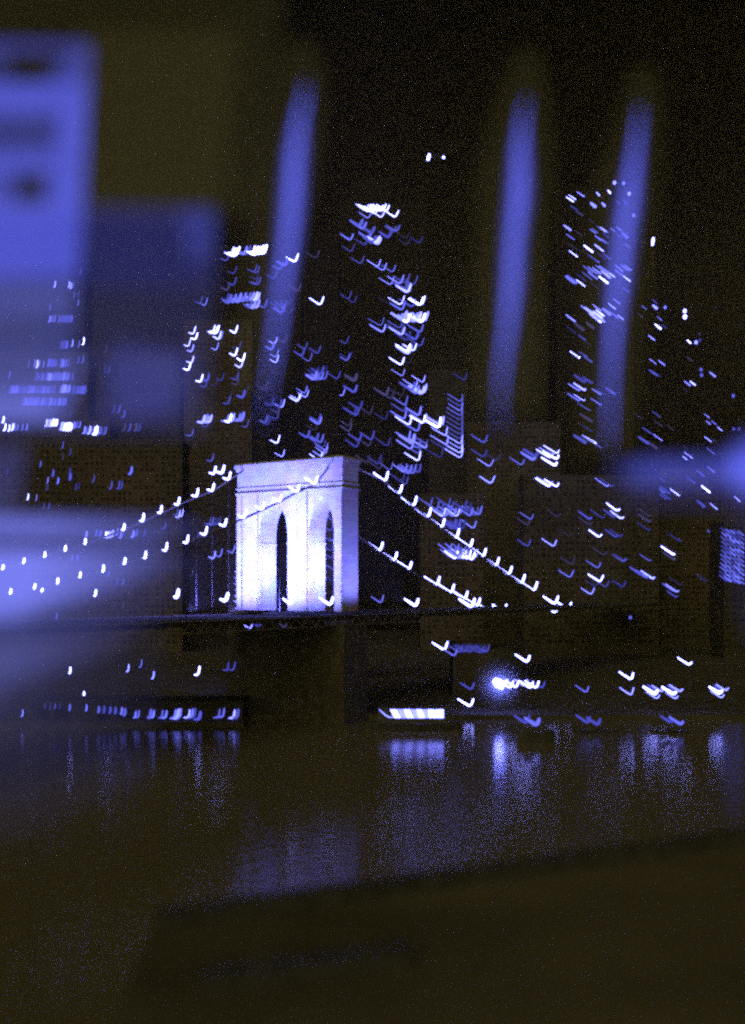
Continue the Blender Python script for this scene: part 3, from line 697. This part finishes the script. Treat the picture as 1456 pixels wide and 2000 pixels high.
for i, (x0, x1, sl) in enumerate(((762,776,9),(777,787,9),(788,802,8),(803,812,8),(813,826,6),(827,835,4),(836,850,2),(851,868,0))):
    k = MB(); yy = D - 0.06
    k.prism([P(x0 - 0.4, 1385.5, yy), P(x1 - 0.6, 1385.5, yy), P(x1 - 0.6 + sl, 1403, yy), P(x0 + sl * 0.9, 1403, yy)], (0, 0.05, 0))
    k.build('cabin_window', mwin[i % 2 if i < 6 else 0], fb)
hk = MB(); hk.tube([P(741, 1386, D - 0.1), P(752, 1396, D - 0.1), P(760, 1401, D - 0.1), P(768, 1401, D - 0.1)], [0.13, 0.17, 0.19, 0.12], 6); hk.build('bow_lamp', LIGHT[4], fb)
for (x, y, D, lab, bb, w, x0, x1) in ((1048, 1417, 267, 'small dark boat carrying a blue lamp, reflected as a blue patch on the water', 3, 9, 1010, 1085),
                             (1168, 1416, 285, 'small dark boat right of the blue-lamp boat with a dim lamp', 2, 7, 1120, 1210),
                             (1330, 1415, 285, 'small dark boat farthest right with a faint blue lamp', 3, 7, 1270, 1350)):
    o, zd, hw = boat('moored_boat', x0, x1, y + 12, D, lab)
    pz = P(x, y, D)
    k = MB(); k.tube([(pz.x, D + 0.05, zd - 0.1), (pz.x, D + 0.05, pz.z)], 0.04, 5); k.build('lamp_post', M_METAL, o)
    k = MB(); k.box(pz.x - 3.2, pz.x - 0.8, D - hw * 0.4, D + hw * 0.4, zd - 0.05, zd + 1.2); k.build('wheelhouse', M_HULL, o)
    hook(x, y, D, bb, o, w, name='boat_lamp'); hook(x - 20, y - 4, D, 2, o, 6, name='boat_lamp')

# two small lights high in the sky
ar = empty('aircraft', P(852, 306, 1500), 'small distant aircraft shown by two white lights above the skyline', 'aircraft')
k = MB(); p0 = P(852, 306, 1500)
k.tube([p0 + Vector((-9, 0, 0)), p0 + Vector((-7, 0, 0.2)), p0 + Vector((7, 0, 0.2)), p0 + Vector((11, 0, 1.2))], [0.4, 1.5, 1.5, 0.3], 8); k.build('fuselage', M_METAL, ar)
k = MB(); k.prism([p0 + Vector((-3, -12, 0)), p0 + Vector((-1, -12, 0)), p0 + Vector((3, 0, 0)), p0 + Vector((-1, 12, 0)), p0 + Vector((-3, 12, 0)), p0 + Vector((-4, 0, 0))], (0, 0, 0.4)); k.build('wing', M_METAL, ar)
k = MB(); k.prism([p0 + Vector((9, -0.15, 1)), p0 + Vector((12, -0.15, 1)), p0 + Vector((13, -0.15, 4.5)), p0 + Vector((11.5, -0.15, 4.5))], (0, 0.3, 0)); k.build('tail_fin', M_METAL, ar)
k = MB(); k.tube([P(839, 300, 1497), P(838, 306, 1497), P(836, 312, 1497)], [1.4, 2.4, 2.0], 8); k.build('aircraft_light', LIGHT[5], ar)
k = MB(); k.tube([P(867, 304.5, 1497), P(867, 307, 1497), P(867, 309.5, 1497)], [1.0, 2.1, 1.0], 8); k.build('aircraft_light', LIGHT[5], ar)

# ------------------------------------------------------------------ blue window reflections built as added glowing strips on poles
CB = mat_added_glow('strip_core_glow', (0.062, 0.075, 0.56))
CS = mat_added_glow('strip_fringe_glow', (0.021, 0.025, 0.155))
CO = mat_added_glow('olive_added_glow', (0.0048, 0.0042, 0.0014))  # olive halo round the reflections, added as a glowing layer
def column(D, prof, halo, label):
    """prof: (y, x left, x right) of the added glowing strip, top to bottom"""
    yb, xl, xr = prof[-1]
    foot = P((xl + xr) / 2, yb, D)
    o = empty('reflection_strip', (foot.x, D, QZ), label, 'light column', 'leaning blue window reflections')
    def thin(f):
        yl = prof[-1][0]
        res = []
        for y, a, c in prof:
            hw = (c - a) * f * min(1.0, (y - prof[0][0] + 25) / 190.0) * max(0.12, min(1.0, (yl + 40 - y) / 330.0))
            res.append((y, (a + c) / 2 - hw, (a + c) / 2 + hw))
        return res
    for nm, pr, dy, th, mt in (('strip_core', thin(0.11), 0.0, 0.05, CB), ('strip_fringe', thin(0.40), -0.06, 0.04, CS), ('olive_glow_layer', halo, 0.09, 0.03, CO)):
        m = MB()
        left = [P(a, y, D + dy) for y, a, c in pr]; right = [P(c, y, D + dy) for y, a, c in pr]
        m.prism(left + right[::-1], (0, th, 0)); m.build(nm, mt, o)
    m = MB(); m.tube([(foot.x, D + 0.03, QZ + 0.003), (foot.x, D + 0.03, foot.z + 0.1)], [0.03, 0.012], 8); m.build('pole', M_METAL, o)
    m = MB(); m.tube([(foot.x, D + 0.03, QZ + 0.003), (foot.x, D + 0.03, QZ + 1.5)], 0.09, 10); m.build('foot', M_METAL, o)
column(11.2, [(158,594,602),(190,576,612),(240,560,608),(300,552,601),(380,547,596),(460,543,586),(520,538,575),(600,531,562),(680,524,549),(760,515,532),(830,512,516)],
       [(80,560,610),(140,540,640),(300,515,625),(500,480,575),(760,460,550)], 'leftmost blue light column, leaning, above the bridge tower')  # window reflection built as an added glowing strip
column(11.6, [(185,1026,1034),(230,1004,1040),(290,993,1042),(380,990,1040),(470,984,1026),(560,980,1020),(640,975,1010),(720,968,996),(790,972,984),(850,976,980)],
       [(100,1010,1050),(170,980,1070),(320,935,1080),(520,930,1065),(800,930,1050)], 'middle blue light column, leaning, between the two skyscrapers')  # window reflection built as an added glowing strip
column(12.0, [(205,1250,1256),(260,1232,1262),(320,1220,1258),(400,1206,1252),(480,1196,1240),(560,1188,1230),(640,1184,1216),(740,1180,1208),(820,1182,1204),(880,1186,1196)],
       [(130,1240,1280),(200,1215,1295),(340,1170,1290),(520,1140,1270),(880,1130,1240)], 'rightmost blue light column, leaning, over the tower of slanting dashes')  # window reflection built as an added glowing strip

# window reflection and blue wash at the left, built as added glowing layers
GB = {}
def gmat(s):
    if s not in GB: GB[s] = mat_added_glow('reflection_glow', (0.033 * s + 0.0006, 0.041 * s + 0.0006, 0.29 * s))
    return GB[s]
def fmat(s):
    if -s not in GB: GB[-s] = mat_added_glow('wash_glow', (0.085 * s + 0.0004, 0.100 * s + 0.0004, 0.46 * s))
    return GB[-s]
pv = empty('reflection_layers', P(90, HZ, 10.5), 'tall glowing blue glass screen at the left edge, out of focus', 'glass screen')  # no real screen: window reflection and blue wash as added glowing layers
pv.location.z = QZ
lay = [0]
def glow_layer(name, poly, s, D=None, th=0.03):
    lay[0] += 1
    D = D or 10.5 + lay[0] * 0.045
    m = MB(); m.prism([P(x, y, D) for x, y in poly], (0, th, 0))
    return m.build(name, fmat(s) if name == 'wash_layer' else gmat(s), pv)
# upper block of the reflection with its three dark smudges
for poly, s in (([(-60,78),(176,84),(175,104),(-60,98)], 0.42),
                ([(-60,98),(14,99),(14,160),(-60,160)], 0.25), ([(140,103),(175,104),(172,160),(100,160),(100,140)], 0.5),
                ([(-60,160),(172,160),(168,218),(-60,218)], 0.95), ([(118,218),(168,218),(165,296),(108,296)], 1.0),
                ([(-60,218),(118,218),(108,296),(-60,296)], 0.36), ([(-60,296),(165,296),(163,334),(-60,334)], 0.9),
                ([(-60,334),(24,334),(24,396),(-60,396)], 0.7), ([(98,334),(163,334),(160,396),(92,396)], 1.0), ([(24,334),(98,334),(92,396),(24,396)], 0.12),
                ([(-60,396),(160,396),(152,540),(-60,540)], 1.0)):
    glow_layer('reflection_patch', poly, s, 10.5)
# the dimmer reflection to the right and the layered blue wash below
WASH = [([(165,400),(420,404),(420,560),(165,560)], 0.17), ([(350,412),(418,412),(416,500),(370,510)], 0.2),
        ([(-60,540),(150,545),(140,610),(-60,610)], 0.26), ([(-60,610),(150,610),(130,690),(-60,690)], 0.16), ([(-60,690),(170,690),(150,745),(-60,745)], 0.22),
        ([(-60,560),(420,560),(400,850),(-60,850)], 0.06), ([(200,690),(360,690),(340,820),(240,820)], 0.13), ([(230,660),(390,700),(370,790),(180,830)], 0.11),
        ([(-60,745),(150,748),(120,826),(-60,826)], 0.36), ([(-60,775),(100,777),(80,820),(-60,820)], 0.2), ([(-60,868),(50,868),(30,1000),(-60,1000)], 0.12)]
for k_ in range(6):                                     # two stacks that shape the fading wash, each reaching a little further than the last
    xe = 90 + 55 * k_
    WASH.append(([(-60,1006),(xe,1008 + k_),(xe + 45,1044),(-60,1044)], 0.115))
    WASH.append(([(-60,1072),(xe,1074 + k_),(xe - 40 - 8 * k_,1215 - 16 * k_),(-60,1236 - 8 * k_)], 0.125))
WASH.append(([(-60,1044),(330,1050),(300,1072),(-60,1072)], 0.28))
for k_ in range(6):
    xe = 60 + 60 * k_
    WASH.append(([(-60,1080),(xe + 60,1084),(xe,1240 - 14 * k_),(xe * 0.6,1300 - 4 * k_),(-60,1330 + 14 * k_)], 0.034))
for k_ in range(5):
    WASH.append(([(-60,1270),(40 + 70 * k_,1262 - 8 * k_),(30 + 66 * k_,1400 + 30 * k_),(-60,1430 + 60 * k_)], 0.014))
for poly, s in WASH:
    glow_layer('wash_layer' if poly[0][0] < 0 else 'side_glow', poly, s)
for k_, poly in enumerate(([(-60,-60),(560,-60),(500,420),(-60,420)], [(150,60),(460,60),(440,400),(150,400)])):
    m = MB(); m.prism([P(x, y, 10.2 - 0.06 * k_) for x, y in poly], (0, 0.03, 0)); m.build('olive_glow_layer', CO, pv)  # olive tone of the left sky added as glowing layers
for x in (-50, 60):
    q0 = P(x, 1500, 12.8)
    m = MB(); m.tube([(q0.x, 12.85, QZ + 0.003), (q0.x, 12.85, P(x, 90, 12.8).z)], [0.02, 0.012], 8); m.build('added_post', M_METAL, pv)

# blue band at the right, a window reflection built as added glowing layers
am = empty('reflection_band', P(1500, HZ, 9.5), 'glowing blue horizontal arm with a bright lamp end at the right edge, out of focus', 'window reflection')
am.location.z = QZ
for i, (nm, poly, s) in enumerate((('band_glow', [(1190,918),(1260,898),(1560,892),(1560,942),(1250,950)], 0.42), ('band_glow', [(1240,905),(1560,900),(1560,930),(1250,935)], 0.28),
                    ('band_glow', [(1200,962),(1560,950),(1560,985),(1220,984)], 0.12), ('band_end', [(1432,880),(1560,820),(1560,1000),(1440,945)], 0.75), ('band_end', [(1405,900),(1440,862),(1560,800),(1560,1010),(1430,960)], 0.3),
                    ('band_end', [(1430,960),(1560,940),(1560,1450),(1450,1200)], 0.05))):
    m = MB(); D = 9.5 + i * 0.06; m.prism([P(x, y, D) for x, y in poly], (0, 0.03, 0)); m.build(nm, gmat(s), am)
m = MB(); q0 = P(1500, 900, 9.9); m.tube([(q0.x, 9.95, QZ + 0.003), (q0.x, 9.95, q0.z)], [0.05, 0.03], 8); m.build('added_post', M_METAL, am)

# ------------------------------------------------------------------ haze over the river and the city
mh, n, l, out = mat_new('night_haze')
vs = n.new('ShaderNodeVolumePrincipled')
vs.inputs['Color'].default_value = (0.95, 0.88, 0.66, 1); vs.inputs['Density'].default_value = 0.00006
l.new(vs.outputs[0], out.inputs['Volume'])
hz = MB(); hz.box(-1200, 1200, -80, 1600, -3.5, 470)
tag(hz.build('haze', mh), 'thin night haze hanging over the river and the city', 'haze', None, 'stuff')

for o in list(bpy.data.objects):
    if '_D' in o: del o['_D']
# self-check used while building: a light hidden by a nearer block
for (px, py, D, lab) in HOOKS:
    for (l2, x0, x1, y0, D2) in RECTS:
        if D2 < D - 1 and x0 - 1 < px < x1 + 1 and py > y0 + 3: print('HIDDEN', round(px), round(py), lab[:40], '<-', l2[:40])
print('OBJECT COUNT', len(bpy.data.objects))
